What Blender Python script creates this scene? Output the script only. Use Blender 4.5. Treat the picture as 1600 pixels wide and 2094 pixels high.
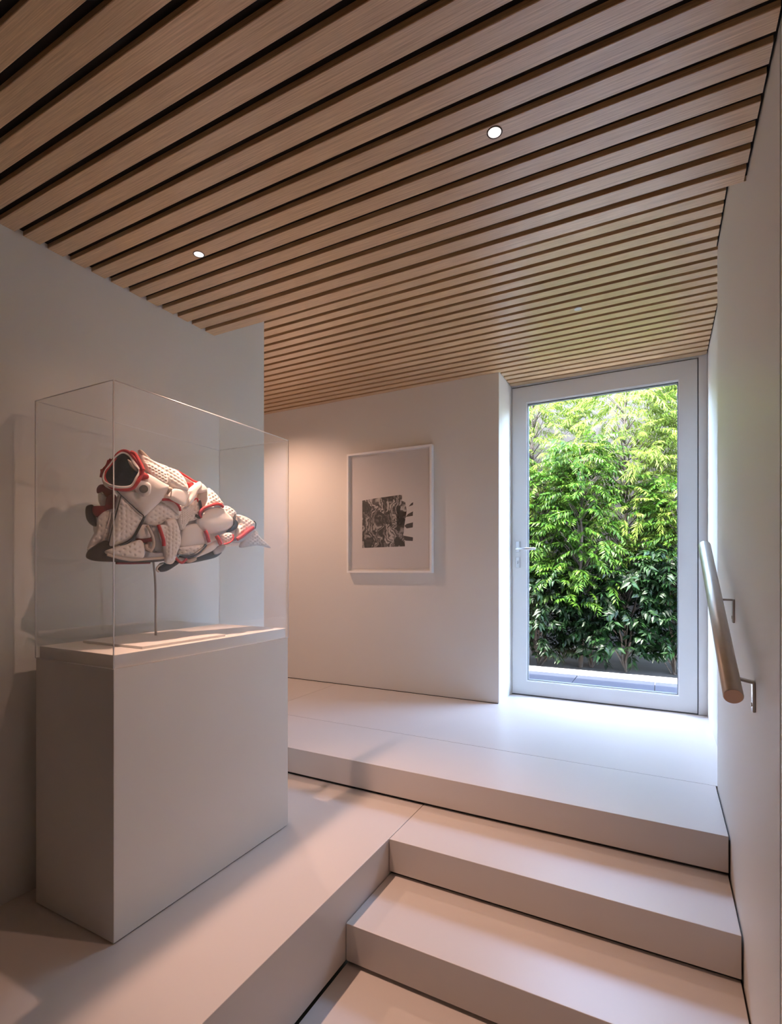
import bpy, math, random
import numpy as np
from mathutils import Vector, Matrix

random.seed(7); rng = np.random.default_rng(7)
for o in list(bpy.data.objects): bpy.data.objects.remove(o)
scn = bpy.context.scene
col = scn.collection
CZ = 1.34                      # eye height above the lowest floor
YAW = math.radians(27.7)
F = 1051.0                     # focal length in pixels of the 1600 wide frame

# ------------------------------------------------------------------ camera
cam = bpy.data.cameras.new('camera'); camo = bpy.data.objects.new('camera', cam); col.objects.link(camo)
cam.sensor_fit = 'HORIZONTAL'; cam.sensor_width = 36; cam.lens = 36 * F / 1600
cam.shift_y = 117 / 1600; cam.clip_start = .03
camo.location = (0, 0, CZ); camo.rotation_euler = (math.pi / 2, 0, YAW)
scn.camera = camo

# ------------------------------------------------------------------ world, sun, exposure
W = bpy.data.worlds.new('world'); scn.world = W; W.use_nodes = True
nt = W.node_tree; bg = nt.nodes['Background']
sky = nt.nodes.new('ShaderNodeTexSky'); sky.sky_type = 'NISHITA'; sky.sun_disc = False
sky.sun_elevation = math.radians(66); sky.sun_rotation = math.radians(200)
sky.air_density = 1.0; sky.dust_density = 2.5; sky.ozone_density = 1.0
nt.links.new(sky.outputs[0], bg.inputs[0]); bg.inputs[1].default_value = SKY = 7.6
SUN = 28.0
sl = bpy.data.lights.new('sun', 'SUN'); sl.energy = SUN; sl.angle = math.radians(.8); sl.color = (1, .95, .86)
so = bpy.data.objects.new('sun', sl); col.objects.link(so)
so.rotation_euler = Vector((.16, .27, -.95)).to_track_quat('-Z', 'Y').to_euler()
so.location = (-1, -2, 8)
LAMP = 5.0
pt = bpy.data.lights.new('door_portal', 'AREA'); pt.shape = 'RECTANGLE'; pt.size = .97; pt.size_y = 2.03; pt.cycles.is_portal = True
po = bpy.data.objects.new('door_portal', pt); col.objects.link(po); po.location = (-.381, 3.85, .2 + CZ)
po.rotation_euler = Vector((0, -1, 0)).to_track_quat('-Z', 'Z').to_euler()
vs = scn.view_settings
vs.view_transform = 'Standard'; vs.look = 'None'; vs.exposure = 0.66; vs.gamma = 1; vs.use_curve_mapping = False
scn.display_settings.display_device = 'sRGB'
cy = scn.cycles
cy.max_bounces = 10; cy.diffuse_bounces = 6; cy.glossy_bounces = 4; cy.transmission_bounces = 6; cy.transparent_max_bounces = 24
cy.sample_clamp_indirect = 8.0; cy.use_denoising = True

# ------------------------------------------------------------------ materials
def srgb(r, g, b):
    f = lambda c: ((c / 255 + .055) / 1.055) ** 2.4 if c > 10 else c / 255 / 12.92
    return (f(r), f(g), f(b), 1)
def pmat(name, c, rough=.6, metal=0, noise=None, bump=None, coat=0, spec=.5):
    m = bpy.data.materials.new(name); m.use_nodes = True
    n = m.node_tree; b = n.nodes['Principled BSDF']
    b.inputs['Base Color'].default_value = c if len(c) == 4 else (*c, 1)
    b.inputs['Roughness'].default_value = rough; b.inputs['Metallic'].default_value = metal
    b.inputs['Specular IOR Level'].default_value = spec
    if coat: b.inputs['Coat Weight'].default_value = coat; b.inputs['Coat Roughness'].default_value = .3; b.inputs['Coat IOR'].default_value = 1.65
    tc = n.nodes.new('ShaderNodeTexCoord')
    if noise:
        sc, amt = noise
        t = n.nodes.new('ShaderNodeTexNoise'); t.inputs['Scale'].default_value = sc; t.inputs['Detail'].default_value = 4
        n.links.new(tc.outputs['Object'], t.inputs['Vector'])
        mx = n.nodes.new('ShaderNodeMix'); mx.data_type = 'RGBA'; mx.blend_type = 'MULTIPLY'
        mx.inputs[0].default_value = 1
        rp = n.nodes.new('ShaderNodeMapRange'); rp.inputs[3].default_value = 1 - amt; rp.inputs[4].default_value = 1 + amt * .3
        n.links.new(t.outputs[0], rp.inputs[0])
        mx.inputs[6].default_value = b.inputs['Base Color'].default_value
        n.links.new(rp.outputs[0], mx.inputs[7]); n.links.new(mx.outputs[2], b.inputs['Base Color'])
    if bump:
        sc, st = bump
        t = n.nodes.new('ShaderNodeTexNoise'); t.inputs['Scale'].default_value = sc; t.inputs['Detail'].default_value = 5
        n.links.new(tc.outputs['Object'], t.inputs['Vector'])
        bp = n.nodes.new('ShaderNodeBump'); bp.inputs['Strength'].default_value = st; bp.inputs['Distance'].default_value = .002
        n.links.new(t.outputs[0], bp.inputs['Height']); n.links.new(bp.outputs[0], b.inputs['Normal'])
    return m

M = {}
M['plaster'] = pmat('painted_plaster', (.80, .78, .735), .55, bump=(90, .04), noise=(1.3, .03))
M['white_satin'] = pmat('satin_white_paint', (.78, .77, .75), .42, noise=(2, .03))
M['floor'] = pmat('pale_solid_surface', (.67, .62, .585), .34, noise=(3, .05), bump=(60, .02))
M['reveal'] = pmat('shadow_gap', (.03, .028, .026), .8)
M['felt'] = pmat('black_acoustic_felt', (.012, .011, .011), .95, bump=(300, .2))
M['steel'] = pmat('brushed_steel', (.60, .56, .51), .40, 1, noise=(40, .12))
M['steel2'] = pmat('dull_steel_plate', (.55, .52, .49), .35, 1)
M['alu'] = pmat('grey_white_aluminium', (.72, .72, .72), .38, 0, noise=(3, .02))
M['gasket'] = pmat('grey_rubber_gasket', (.16, .17, .18), .6)
M['white_bead'] = pmat('bead_highlight_white', (.86, .87, .88), .25, coat=.5)  # whiter than the frame, painting the highlight along the bead
M['nickel'] = pmat('satin_nickel', (.62, .62, .64), .35, 1)
M['keyhole'] = pmat('dark_keyway', (.05, .05, .06), .5)
M['plinth'] = pmat('warm_white_lacquer', (.72, .695, .66), .5, noise=(2, .02))
M['leather'] = pmat('white_leather', (.90, .865, .84), .45, bump=(500, .10), noise=(20, .05))
M['leather_grey'] = pmat('pale_grey_leather', (.56, .57, .60), .5, bump=(500, .10))
M['leather_beige'] = pmat('beige_lining', (.60, .50, .43), .6, bump=(400, .1))
M['red'] = pmat('red_suede', (.55, .022, .030), .6, bump=(700, .12))
M['darkred'] = pmat('dark_red_mesh', (.25, .012, .018), .7, bump=(900, .3))
M['black'] = pmat('black_rubber', (.022, .019, .018), .48, bump=(250, .15))
M['lining'] = pmat('black_lining', (.012, .010, .012), .8, bump=(500, .2))
M['paper'] = pmat('white_paper', (.74, .71, .69), .7)
M['frame'] = pmat('white_picture_frame', (.93, .92, .90), .4)
M['dark_ring'] = pmat('dark_trim_ring', (.03, .025, .022), .5)
M['pave'] = pmat('grey_paving', (.017, .020, .030), .8, noise=(9, .25), spec=.15)
M['soil'] = pmat('dark_soil', (.045, .036, .03), .9, noise=(30, .5), bump=(60, .8))
M['kerb'] = pmat('pale_concrete', (.72, .70, .67), .7, noise=(20, .12))
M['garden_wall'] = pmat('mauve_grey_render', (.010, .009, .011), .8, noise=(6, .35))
M['bark'] = pmat('brown_bark', (.060, .040, .030), .8, noise=(35, .5), bump=(60, .6))

def emis(name, c, s):
    m = bpy.data.materials.new(name); m.use_nodes = True; n = m.node_tree
    n.nodes.clear(); e = n.nodes.new('ShaderNodeEmission'); o = n.nodes.new('ShaderNodeOutputMaterial')
    e.inputs[0].default_value = c; e.inputs[1].default_value = s; n.links.new(e.outputs[0], o.inputs[0]); return m
M['lamp_on'] = emis('lit_lamp_glass', (1, .82, .76, 1), 1.15)

def clear(name, tint, ior=1.49, gl=1.0, haze=0.0):
    m = bpy.data.materials.new(name); m.use_nodes = True; n = m.node_tree; n.nodes.clear()
    o = n.nodes.new('ShaderNodeOutputMaterial'); t = n.nodes.new('ShaderNodeBsdfTransparent'); g = n.nodes.new('ShaderNodeBsdfGlossy')
    t.inputs[0].default_value = (*tint, 1); g.inputs['Roughness'].default_value = 0.0
    g.inputs[0].default_value = (gl, gl, gl, 1)
    fr = n.nodes.new('ShaderNodeFresnel'); ge = n.nodes.new('ShaderNodeNewGeometry')
    mr = n.nodes.new('ShaderNodeMapRange'); mr.inputs[3].default_value = ior; mr.inputs[4].default_value = 1 / ior
    n.links.new(ge.outputs['Backfacing'], mr.inputs[0]); n.links.new(mr.outputs[0], fr.inputs[0])
    mx = n.nodes.new('ShaderNodeMixShader'); n.links.new(fr.outputs[0], mx.inputs[0])
    n.links.new(t.outputs[0], mx.inputs[1]); n.links.new(g.outputs[0], mx.inputs[2])
    last = mx
    if haze:
        d = n.nodes.new('ShaderNodeBsdfDiffuse'); d.inputs[0].default_value = (.97, .97, .97, 1)
        m2 = n.nodes.new('ShaderNodeMixShader'); m2.inputs[0].default_value = haze
        n.links.new(mx.outputs[0], m2.inputs[1]); n.links.new(d.outputs[0], m2.inputs[2]); last = m2
    n.links.new(last.outputs[0], o.inputs[0]); return m
M['glass'] = clear('clear_door_glass', (.97, .98, .97), 1.30)
M['acrylic'] = clear('clear_acrylic', (.985, .985, .985), 1.47, haze=.006)
M['acrylic_edge'] = clear('white_edge_glow', (.9, .9, .9), 1.49, haze=.92)
M['glazing'] = clear('picture_glazing', (.98, .98, .98), 1.35)

def wood():
    m = pmat('rift_oak_veneer', (.5, .33, .2), .42, coat=1); n = m.node_tree; b = n.nodes['Principled BSDF']
    tc = n.nodes.new('ShaderNodeTexCoord'); oi = n.nodes.new('ShaderNodeObjectInfo')
    mp = n.nodes.new('ShaderNodeMapping'); mp.inputs['Scale'].default_value = (3.0, 150, 150)
    add = n.nodes.new('ShaderNodeVectorMath'); add.operation = 'ADD'
    sc = n.nodes.new('ShaderNodeVectorMath'); sc.operation = 'SCALE'; sc.inputs[3].default_value = 37
    cx = n.nodes.new('ShaderNodeCombineXYZ')
    n.links.new(oi.outputs['Random'], cx.inputs[0]); n.links.new(oi.outputs['Random'], cx.inputs[1])
    n.links.new(cx.outputs[0], sc.inputs[0])
    n.links.new(tc.outputs['Object'], add.inputs[0]); n.links.new(sc.outputs[0], add.inputs[1])
    n.links.new(add.outputs[0], mp.inputs[0])
    t = n.nodes.new('ShaderNodeTexNoise'); t.inputs['Scale'].default_value = 2.2; t.inputs['Detail'].default_value = 6; t.inputs['Roughness'].default_value = .7
    n.links.new(mp.outputs[0], t.inputs['Vector'])
    cr = n.nodes.new('ShaderNodeValToRGB'); e = cr.color_ramp.elements
    e[0].position = .32; e[0].color = (.42, .235, .108, 1); e[1].position = .66; e[1].color = (.76, .52, .28, 1)
    n.links.new(t.outputs[0], cr.inputs[0])
    hs = n.nodes.new('ShaderNodeHueSaturation')
    mr = n.nodes.new('ShaderNodeMapRange'); mr.inputs[3].default_value = .95; mr.inputs[4].default_value = 1.05
    n.links.new(oi.outputs['Random'], mr.inputs[0]); n.links.new(mr.outputs[0], hs.inputs['Value'])
    n.links.new(cr.outputs[0], hs.inputs['Color']); n.links.new(hs.outputs[0], b.inputs['Base Color'])
    bp = n.nodes.new('ShaderNodeBump'); bp.inputs['Strength'].default_value = .12; bp.inputs['Distance'].default_value = .0006
    n.links.new(t.outputs[0], bp.inputs['Height']); n.links.new(bp.outputs[0], b.inputs['Normal'])
    return m
M['oak'] = wood()

def leafmat(name, c1, c2, rough=.45, trans=.35):
    m = bpy.data.materials.new(name); m.use_nodes = True; n = m.node_tree; b = n.nodes['Principled BSDF']
    o = n.nodes['Material Output']
    g = n.nodes.new('ShaderNodeNewGeometry')
    mx = n.nodes.new('ShaderNodeMix'); mx.data_type = 'RGBA'; mx.inputs[6].default_value = (*c1, 1); mx.inputs[7].default_value = (*c2, 1)
    n.links.new(g.outputs['Random Per Island'], mx.inputs[0])
    n.links.new(mx.outputs[2], b.inputs['Base Color']); b.inputs['Roughness'].default_value = rough; b.inputs['Specular IOR Level'].default_value = .16 if trans < .2 else .10
    tr = n.nodes.new('ShaderNodeBsdfTranslucent'); n.links.new(mx.outputs[2], tr.inputs[0])
    ms = n.nodes.new('ShaderNodeMixShader'); ms.inputs[0].default_value = trans
    n.links.new(b.outputs[0], ms.inputs[1]); n.links.new(tr.outputs[0], ms.inputs[2]); n.links.new(ms.outputs[0], o.inputs[0])
    return m
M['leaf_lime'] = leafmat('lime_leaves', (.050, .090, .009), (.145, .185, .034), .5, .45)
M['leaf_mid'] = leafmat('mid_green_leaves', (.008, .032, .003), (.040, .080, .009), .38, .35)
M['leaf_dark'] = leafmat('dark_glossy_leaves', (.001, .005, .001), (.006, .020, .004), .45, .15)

# ------------------------------------------------------------------ object helpers (relative z: 0 = eye level)
LOC = {}
def props(o, label=None, cat=None, group=None, kind=None):
    if label: o['label'] = label
    if cat: o['category'] = cat
    if group: o['group'] = group
    if kind: o['kind'] = kind
    return o
def thing(name, loc, label, cat, group=None):
    o = bpy.data.objects.new(name, None); col.objects.link(o)
    o.empty_display_size = .1
    w = Vector((loc[0], loc[1], loc[2] + CZ)); o.location = w; LOC[o] = w
    return props(o, label, cat, group)
def mesh(name, V, Fc, mat, parent=None, smooth=False, kind=None):
    V = np.array(V, dtype=float).reshape(-1, 3).copy(); V[:, 2] += CZ
    if parent is not None and parent in LOC: org = Vector(LOC[parent]); base = org
    mn, mx = V.min(0), V.max(0)
    org = Vector(((mn[0] + mx[0]) / 2, (mn[1] + mx[1]) / 2, mn[2]))
    V -= np.array(org)
    me = bpy.data.meshes.new(name); me.from_pydata(V.tolist(), [], [tuple(f) for f in Fc]); me.validate(); me.update()
    mats = mat if isinstance(mat, list) else [mat]
    for q in mats: me.materials.append(q)
    if smooth: me.polygons.foreach_set('use_smooth', [True] * len(me.polygons))
    o = bpy.data.objects.new(name, me); col.objects.link(o)
    if parent is not None:
        o.parent = parent; o.location = org - LOC[parent]
    else: o.location = org
    LOC[o] = org
    if kind: o['kind'] = kind
    return o
class MB:
    def __init__(s): s.V = []; s.F = []
    def add(s, V, Fc):
        k = len(s.V); s.V += [tuple(v) for v in V]; s.F += [tuple(i + k for i in f) for f in Fc]; return s
    def box(s, x0, x1, y0, y1, z0, z1, c=0):
        if c:
            # chamfered box along x (long axis chamfers on the lower edges)
            pts = [(y0, z1), (y0, z0 + c), (y0 + c, z0), (y1 - c, z0), (y1, z0 + c), (y1, z1)]
            V = [(x0, a, b) for a, b in pts] + [(x1, a, b) for a, b in pts]
            n = 6; Fc = [(i, (i + 1) % n, (i + 1) % n + n, i + n) for i in range(n)] + [tuple(range(n))[::-1], tuple(range(n, 2 * n))]
            return s.add(V, Fc)
        V = [(x, y, z) for x in (x0, x1) for y in (y0, y1) for z in (z0, z1)]
        return s.add(V, [(0, 1, 3, 2), (4, 6, 7, 5), (0, 4, 5, 1), (2, 3, 7, 6), (0, 2, 6, 4), (1, 5, 7, 3)])
    def tube(s, P, r, n=12, closed=False, cap=True, flat=None):
        P = [Vector(p) for p in P]; m = len(P); rr = r if hasattr(r, '__len__') else [r] * m
        rings = []; up = Vector((0, 0, 1)); prev = None
        for i, p in enumerate(P):
            a = P[(i - 1) % m] if closed or i > 0 else p; b = P[(i + 1) % m] if closed or i < m - 1 else p
            t = (b - a).normalized()
            if prev is None:
                u = t.cross(up)
                if u.length < 1e-3: u = t.cross(Vector((1, 0, 0)))
                u.normalize()
            else:
                u = prev - t * prev.dot(t); u.normalize()
            prev = u; v = t.cross(u)
            rings.append([p + (u * math.cos(q * 2 * math.pi / n) + v * math.sin(q * 2 * math.pi / n)) * rr[i] for q in range(n)])
        V = [x for g in rings for x in g]; Fc = []
        for i in range(m if closed else m - 1):
            j = (i + 1) % m
            for q in range(n): Fc.append((i * n + q, i * n + (q + 1) % n, j * n + (q + 1) % n, j * n + q))
        if cap and not closed: Fc += [tuple(range(n))[::-1], tuple((m - 1) * n + q for q in range(n))]
        return s.add(V, Fc)
    def obj(s, name, mat, parent=None, smooth=False, kind=None): return mesh(name, s.V, s.F, mat, parent, smooth, kind)
def B(name, b, mat, parent=None, kind=None, label=None):
    o = MB().box(*b).obj(name, mat, parent, kind=kind)
    if label: o['label'] = label
    return o
def bevel(o, w=.002, seg=2):
    m = o.modifiers.new('bevel', 'BEVEL'); m.width = w; m.segments = seg; m.limit_method = 'ANGLE'; return o
S = 'structure'

# key levels relative to the eye
L0, L1, L2, L3 = -1.34, -1.20, -1.06, -.92
ZF, ZB = 1.087, 1.346          # underside of slats: near (dropped) part, far part
XR, XL = .213, -1.843

# ------------------------------------------------------------------ shell
mb = MB()
mb.box(XR, .42, 1.283, 2.575, L0 - .1, ZB + .1); mb.box(.26, .42, 2.575, 3.93, L0 - .1, ZB + .1)
mb.box(XR, .42, -2.6, 1.275, L0 - .1, ZB + .1)
mb.obj('wall_right', M['plaster'], kind=S)
B('trim_1', (XR + .004, .41, 1.275, 1.283, L0, ZF + .02), M['reveal'], kind=S)
mb = MB(); mb.box(XL - .14, XL, -2.6, 2.077, L0 - .1, ZB + .1)
mb.obj('wall_left', M['plaster'], kind=S)
B('wall_hall', (-5.2, XL - .14, 1.93, 2.077, L0 - .1, ZB + .1), M['plaster'], kind=S)
B('wall_back', (-5.2, -.98, 3.453, 3.93, L0 - .1, ZB + .1), M['plaster'], kind=S)
B('wall_hall_end', (-5.34, -5.2, 1.93, 3.93, L0 - .1, ZB + .1), M['plaster'], kind=S)
B('wall_front', (XL - .14, .42, -2.74, -2.6, L0 - .1, ZB + .1), pmat('unseen_dark_finish', (.10, .062, .038), .5, noise=(8, .3)), kind=S)  # unseen wall; dark finish made up to cut light bounced onto the risers
B('wall_door_head', (-.98, .26, 3.79, 3.93, 1.352, ZB + .1), M['plaster'], kind=S)
# roof slab above everything
B('roof', (-5.6, 1.2, -3.0, 3.99, ZB + .1, ZB + .36), M['plaster'], kind=S)
# dark strip painting in the shadow line where back wall meets floor
B('shadow_strip', (-5.2, -.985, 3.449, 3.453, L3, L3 + .004), M['reveal'], kind=S)

# ceiling: black felt carrier with every oak slat a piece of it
D = .0155
mb = MB()
mb.box(XL, XR, -2.6, 1.737, ZF + D, ZF + D + .012)
mb.box(XL, XR, 1.728, 1.737, ZF + D, ZB + D)
mb.box(-5.2, XR, 1.737, 3.453, ZB + D, ZB + D + .012)
mb.box(-.98, .26, 3.453, 3.79, ZB + D, ZB + D + .012)
mb.box(XR, .26, 2.575, 3.453, ZB + D, ZB + D + .012)
ceil = mb.obj('ceiling', M['felt'], kind=S)
SW, P1, P2 = .0525, .0758, .0773
y = 1.7365
k = 0
while y > -2.5:
    x1 = XR - .007
    MB().box(XL + .001, x1, y - SW, y, ZF, ZF + D - .0005, .0012).obj('slat', M['oak'], ceil)
    y -= P1
for k in range(-5, 21):
    y1 = 2.2215 + P2 * k; y0 = y1 - SW
    if y0 < 1.739: y0 = 1.739
    xa = -5.19 if y1 < 3.45 else -.976
    if y0 < 3.453 < y1: y1 = y1
    xb = XR - .007 if y1 < 2.575 else .26 - .006
    if y1 < 2.085: xa = XL + .001
    if y0 < 3.453 and y1 > 3.453:
        MB().box(-5.19, xb, y0, 3.452, ZB, ZB + D - .0005).obj('slat', M['oak'], ceil)
        MB().box(xa, xb, 3.4525, y1, ZB, ZB + D - .0005).obj('slat', M['oak'], ceil)
        continue
    MB().box(xa, xb, y0, y1, ZB, ZB + D - .0005, .0012).obj('slat', M['oak'], ceil)
# fascia of the dropped part, turned away from the camera
B('trim_3', (XL, XR - .001, 1.7372, 1.7385, ZF + .001, ZB - .001), M['oak'], kind=S)

# floors and stairs
fl = MB().box(-.945, XR, -2.6, 1.50, L0 - .1, L0).obj('floor', M['floor'], kind=S)
pf = thing('platform', (-1.4, 0, L2), 'raised pale platform floor carrying the display plinth beside the stairs', 'platform')
bevel(MB().box(XL, -.9475, -2.6, 2.12, L0 + .012, L2).obj('floor_panel', M['floor'], pf), .0015)
B('kick_recess', (XL, -.962, -2.6, 2.12, L0 - .05, L0 + .012), M['reveal'], pf)
st = thing('staircase', (-.37, 1.9, L0), 'pale steps rising to the door landing, with dark shadow gaps', 'stairs')
def step(y0, y1, zb, zt, x1=XR - .006):
    o = bevel(MB().box(-.945, x1, y0, y1, zb + .014, zt).obj('step', M['floor'], st), .0015)
    B('recess', (-.944, x1 + .002, y0 + .016, y1 - .01, zb, zb + .014), M['reveal'], st)
step(1.472, 1.81, L0, L1)
step(1.785, 2.13, L1, L2)
B('side_gap', (XR - .0055, XR - .0005, 1.50, 2.2, L0 - .05, L1 - .01), M['reveal'], st)
ld = MB().box(-5.2, XR, 2.125, 3.93, L0 - .1, L3 - .02).obj('landing_floor', M['reveal'], kind=S)
ld['kind'] = S
bevel(MB().box(-5.2, XR - .006, 2.105, 2.573, L2 + .014, L3).obj('floor_panel', M['floor'], ld), .0015)
bevel(MB().box(-2.30, .26, 2.5755, 3.80, L3 - .04, L3).obj('floor_panel', M['floor'], ld), .0008)
bevel(MB().box(-5.2, -2.3025, 2.5755, 3.80, L3 - .04, L3).obj('floor_panel', M['floor'], ld), .0008)
B('recess', (-5.2, XR - .004, 2.121, 2.16, L2, L2 + .014), M['reveal'], ld)

# ------------------------------------------------------------------ glazed door
DY = 3.775
dr = thing('door_1', ((-.976 + .26) / 2, DY, L3), None, None); dr['kind'] = S
def ring(x0, x1, z0, z1, ix0, ix1, iz0, iz1, y0, y1, name, mat, parent):
    m = MB(); m.box(x0, ix0, y0, y1, z0, z1); m.box(ix1, x1, y0, y1, z0, z1)
    m.box(ix0, ix1, y0, y1, z0, iz0); m.box(ix0, ix1, y0, y1, iz1, z1)
    return m.obj(name, mat, parent)
fx = MB(); fx.box(.212, .259, DY, DY + .07, L3, ZB + .004); fx.box(-.979, -.9735, DY, DY + .07, L3, ZB + .004)
fx.box(-.9735, .212, DY + .003, DY + .07, 1.338, ZB + .004)
fx.obj('outer_frame', M['alu'], dr)
ring(-.9735, .212, L3 + .001, 1.338, -.970, .206, L3 + .008, 1.331, DY + .012, DY + .05, 'gasket', M['gasket'], dr)
leaf = ring(-.970, .2055, L3 + .008, 1.330, -.868, .106, -.816, 1.216, DY, DY + .06, 'door_leaf', M['alu'], dr)
ring(-.868, .106, -.816, 1.216, -.862, .100, -.810, 1.208, DY + .006, DY + .054, 'glazing_bead', M['white_bead'], dr)
ring(-.862, .100, -.810, 1.208, -.857, .095, -.805, 1.199, DY + .016, DY + .044, 'seal', M['gasket'], dr)
B('glass_pane', (-.860, .098, DY + .026, DY + .032, -.808, 1.204), M['glass'], dr)
B('threshold', (-.976, .259, DY - .003, DY + .10, L3 - .004, L3 + .002), M['gasket'], dr)
# lever handle on rose, key cylinder on escutcheon
hx = -.928
def plate(x, z, w, h, t, name, mat, parent):
    return bevel(MB().box(x - w / 2, x + w / 2, DY - t, DY, z - h / 2, z + h / 2).obj(name, mat, parent), .004, 3)
ros = plate(hx, .165, .030, .078, .009, 'handle_rose', M['nickel'], dr)
hd = MB().tube([(hx, DY - .005, .148), (hx, DY - .052, .148), (hx + .006, DY - .058, .148), (hx + .14, DY - .060, .146)], [.009, .009, .0095, .0085], 14)
hd.obj('door_handle', M['nickel'], dr, smooth=True)
esc = plate(hx, .050, .030, .080, .008, 'lock_plate', M['nickel'], dr)
MB().tube([(hx, DY - .006, .055), (hx, DY - .014, .055)], .0085, 16).obj('lock_cylinder', M['nickel'], esc, smooth=False)
B('keyway', (hx - .0015, hx + .0015, DY - .0145, DY - .010, .040, .062), M['keyhole'], esc)

# ------------------------------------------------------------------ recessed downlights
def downlight(x, y, z, on, tilt, label, e, size=75, blend=.55, colr=(1, .60, .44)):
    t = thing('recessed_downlight', (x, y, z), label, 'ceiling light', 'recessed downlights in the slatted ceiling')
    n = 32; r = .0175; V = []; Fc = []
    prof = [(r + .0016, .002), (r + .0016, -.0012), (r, -.0016), (r - .0014, -.0008), (r - .0014, .002)]
    for i in range(n):
        a = i * 2 * math.pi / n
        for rr, zz in prof: V.append((x + rr * math.cos(a), y + rr * math.sin(a), z + zz))
    m = len(prof)
    for i in range(n):
        for j in range(m - 1): Fc.append((i * m + j, i * m + j + 1, ((i + 1) % n) * m + j + 1, ((i + 1) % n) * m + j))
    mesh('trim_ring', V, Fc, M['dark_ring'] if on else M['alu'], t, True)
    MB().tube([(x, y, z - .0010), (x, y, z + .001)], r - .0016, 32).obj('lamp_glass', M['lamp_on'] if on else M['alu'], t)
    L = bpy.data.lights.new('lamp', 'SPOT'); L.energy = e; L.color = colr; L.spot_size = math.radians(size); L.spot_blend = blend
    L.shadow_soft_size = .016
    lo = bpy.data.objects.new('lamp', L); col.objects.link(lo); lo.parent = t; lo.location = (0, 0, -.022)
    lo.rotation_euler = tilt
    return t
downlight(-.366, 1.252, ZF, True, (0, math.radians(44), 0), 'bright round downlight in the slats above the stairs, upper right in the ceiling', LAMP * 3, 72, 1.0)
downlight(-1.412, 1.262, ZF, True, (math.radians(5), math.radians(-12), 0), 'bright round downlight in the slats above the clear display case', LAMP * 17, 64, .9)
downlight(-.379, 2.804, ZB, False, (0, 0, 0), 'faint pale downlight in the far ceiling in front of the glazed door', LAMP * 1.2, 90, .8, (1, .8, .7))
downlight(-2.78, 2.80, ZB, True, (0, 0, 0), 'bright downlight in the far hall ceiling, round the corner of the left wall', LAMP * 7, 150, .8, (1, .60, .43))

# ------------------------------------------------------------------ plinth and acrylic case
PX0, PX1, PY0, PY1 = -1.755, -1.365, .918, 1.685
pl = thing('display_plinth', ((PX0 + PX1) / 2, (PY0 + PY1) / 2, L2), 'tall warm white rectangular plinth under the clear display case', 'plinth')
bevel(MB().box(PX0 + .001, PX1 - .001, PY0 + .001, PY1 - .001, L2 + .004, -.283).obj('plinth_body', M['plinth'], pl), .0012)
B('plinth_foot', (PX0 + .006, PX1 - .006, PY0 + .006, PY1 - .006, L2, L2 + .004), M['reveal'], pl)
bevel(MB().box(PX0 + .008, PX1 - .008, PY0 + .008, PY1 - .008, -.283, -.244).obj('raised_top', M['plinth'], pl), .001)
cs = thing('acrylic_case', ((PX0 + PX1) / 2, (PY0 + PY1) / 2, -.282), 'clear acrylic display case with bright edges on the white plinth', 'display case')
zt, zb, T = .534, -.282, .005
B('front_pane', (PX1 - T, PX1, PY0 + T + .0006, PY1 - T - .0006, zb + .001, zt - T), M['acrylic'], cs)
B('back_pane', (PX0, PX0 + T, PY0 + T + .0006, PY1 - T - .0006, zb + .001, zt - T), M['acrylic'], cs)
B('side_pane', (PX0, PX1, PY0, PY0 + T, zb + .001, zt - T), M['acrylic'], cs)
B('side_pane', (PX0, PX1, PY1 - T, PY1, zb + .001, zt - T), M['acrylic'], cs)
B('top_pane', (PX0 + .001, PX1 - .001, PY0 + .001, PY1 - .001, zt - T + .0006, zt), M['acrylic'], cs)
e = MB(); w = .0017
xs, ys = (PX0, PX1), (PY0, PY1)
for x in xs:
    for y in ys: e.tube([(x, y, zb), (x, y, zt)], w, 10)
for z, ww in ((zb + .001, .0010), (zt - .0008, w)):
    for x in xs: e.tube([(x, PY0, z), (x, PY1, z)], ww, 10)
    for y in ys: e.tube([(PX0, y, z), (PX1, y, z)], ww, 10)
e.obj('bright_edge', pmat('white_edge_glow', (.95, .95, .95), .22, 0, coat=1), cs, True)  # opaque white paints the glow of light along the acrylic edges

# ------------------------------------------------------------------ sculpture of trainer pieces on a stem
cY, sY = math.cos(YAW), math.sin(YAW)
def ray(u, v):
    t = (u - 800) / F
    return Vector((t * cY - sY, t * sY + cY, (1164 - v) / F))
BP = Vector((-1.590, 1.0, 0)); BN = Vector((.9626, -.2707, 0)).normalized(); BT = Vector((.2707, .9626, 0))
def px(x, y, off=0.0):          # sketch coordinates -> point on the sculpture's own centre plane, pushed out by off
    r = ray(160 + x / 3.81, 900 + y / 3.81)
    d = (BP + BN * off).dot(BN) / r.dot(BN)
    return r * d
sc_ = thing('trainer_sculpture', (-1.57, 1.21, -.236), 'mask-like sculpture pieced from white, red and black trainer leather, on a stem', 'sculpture')

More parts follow.
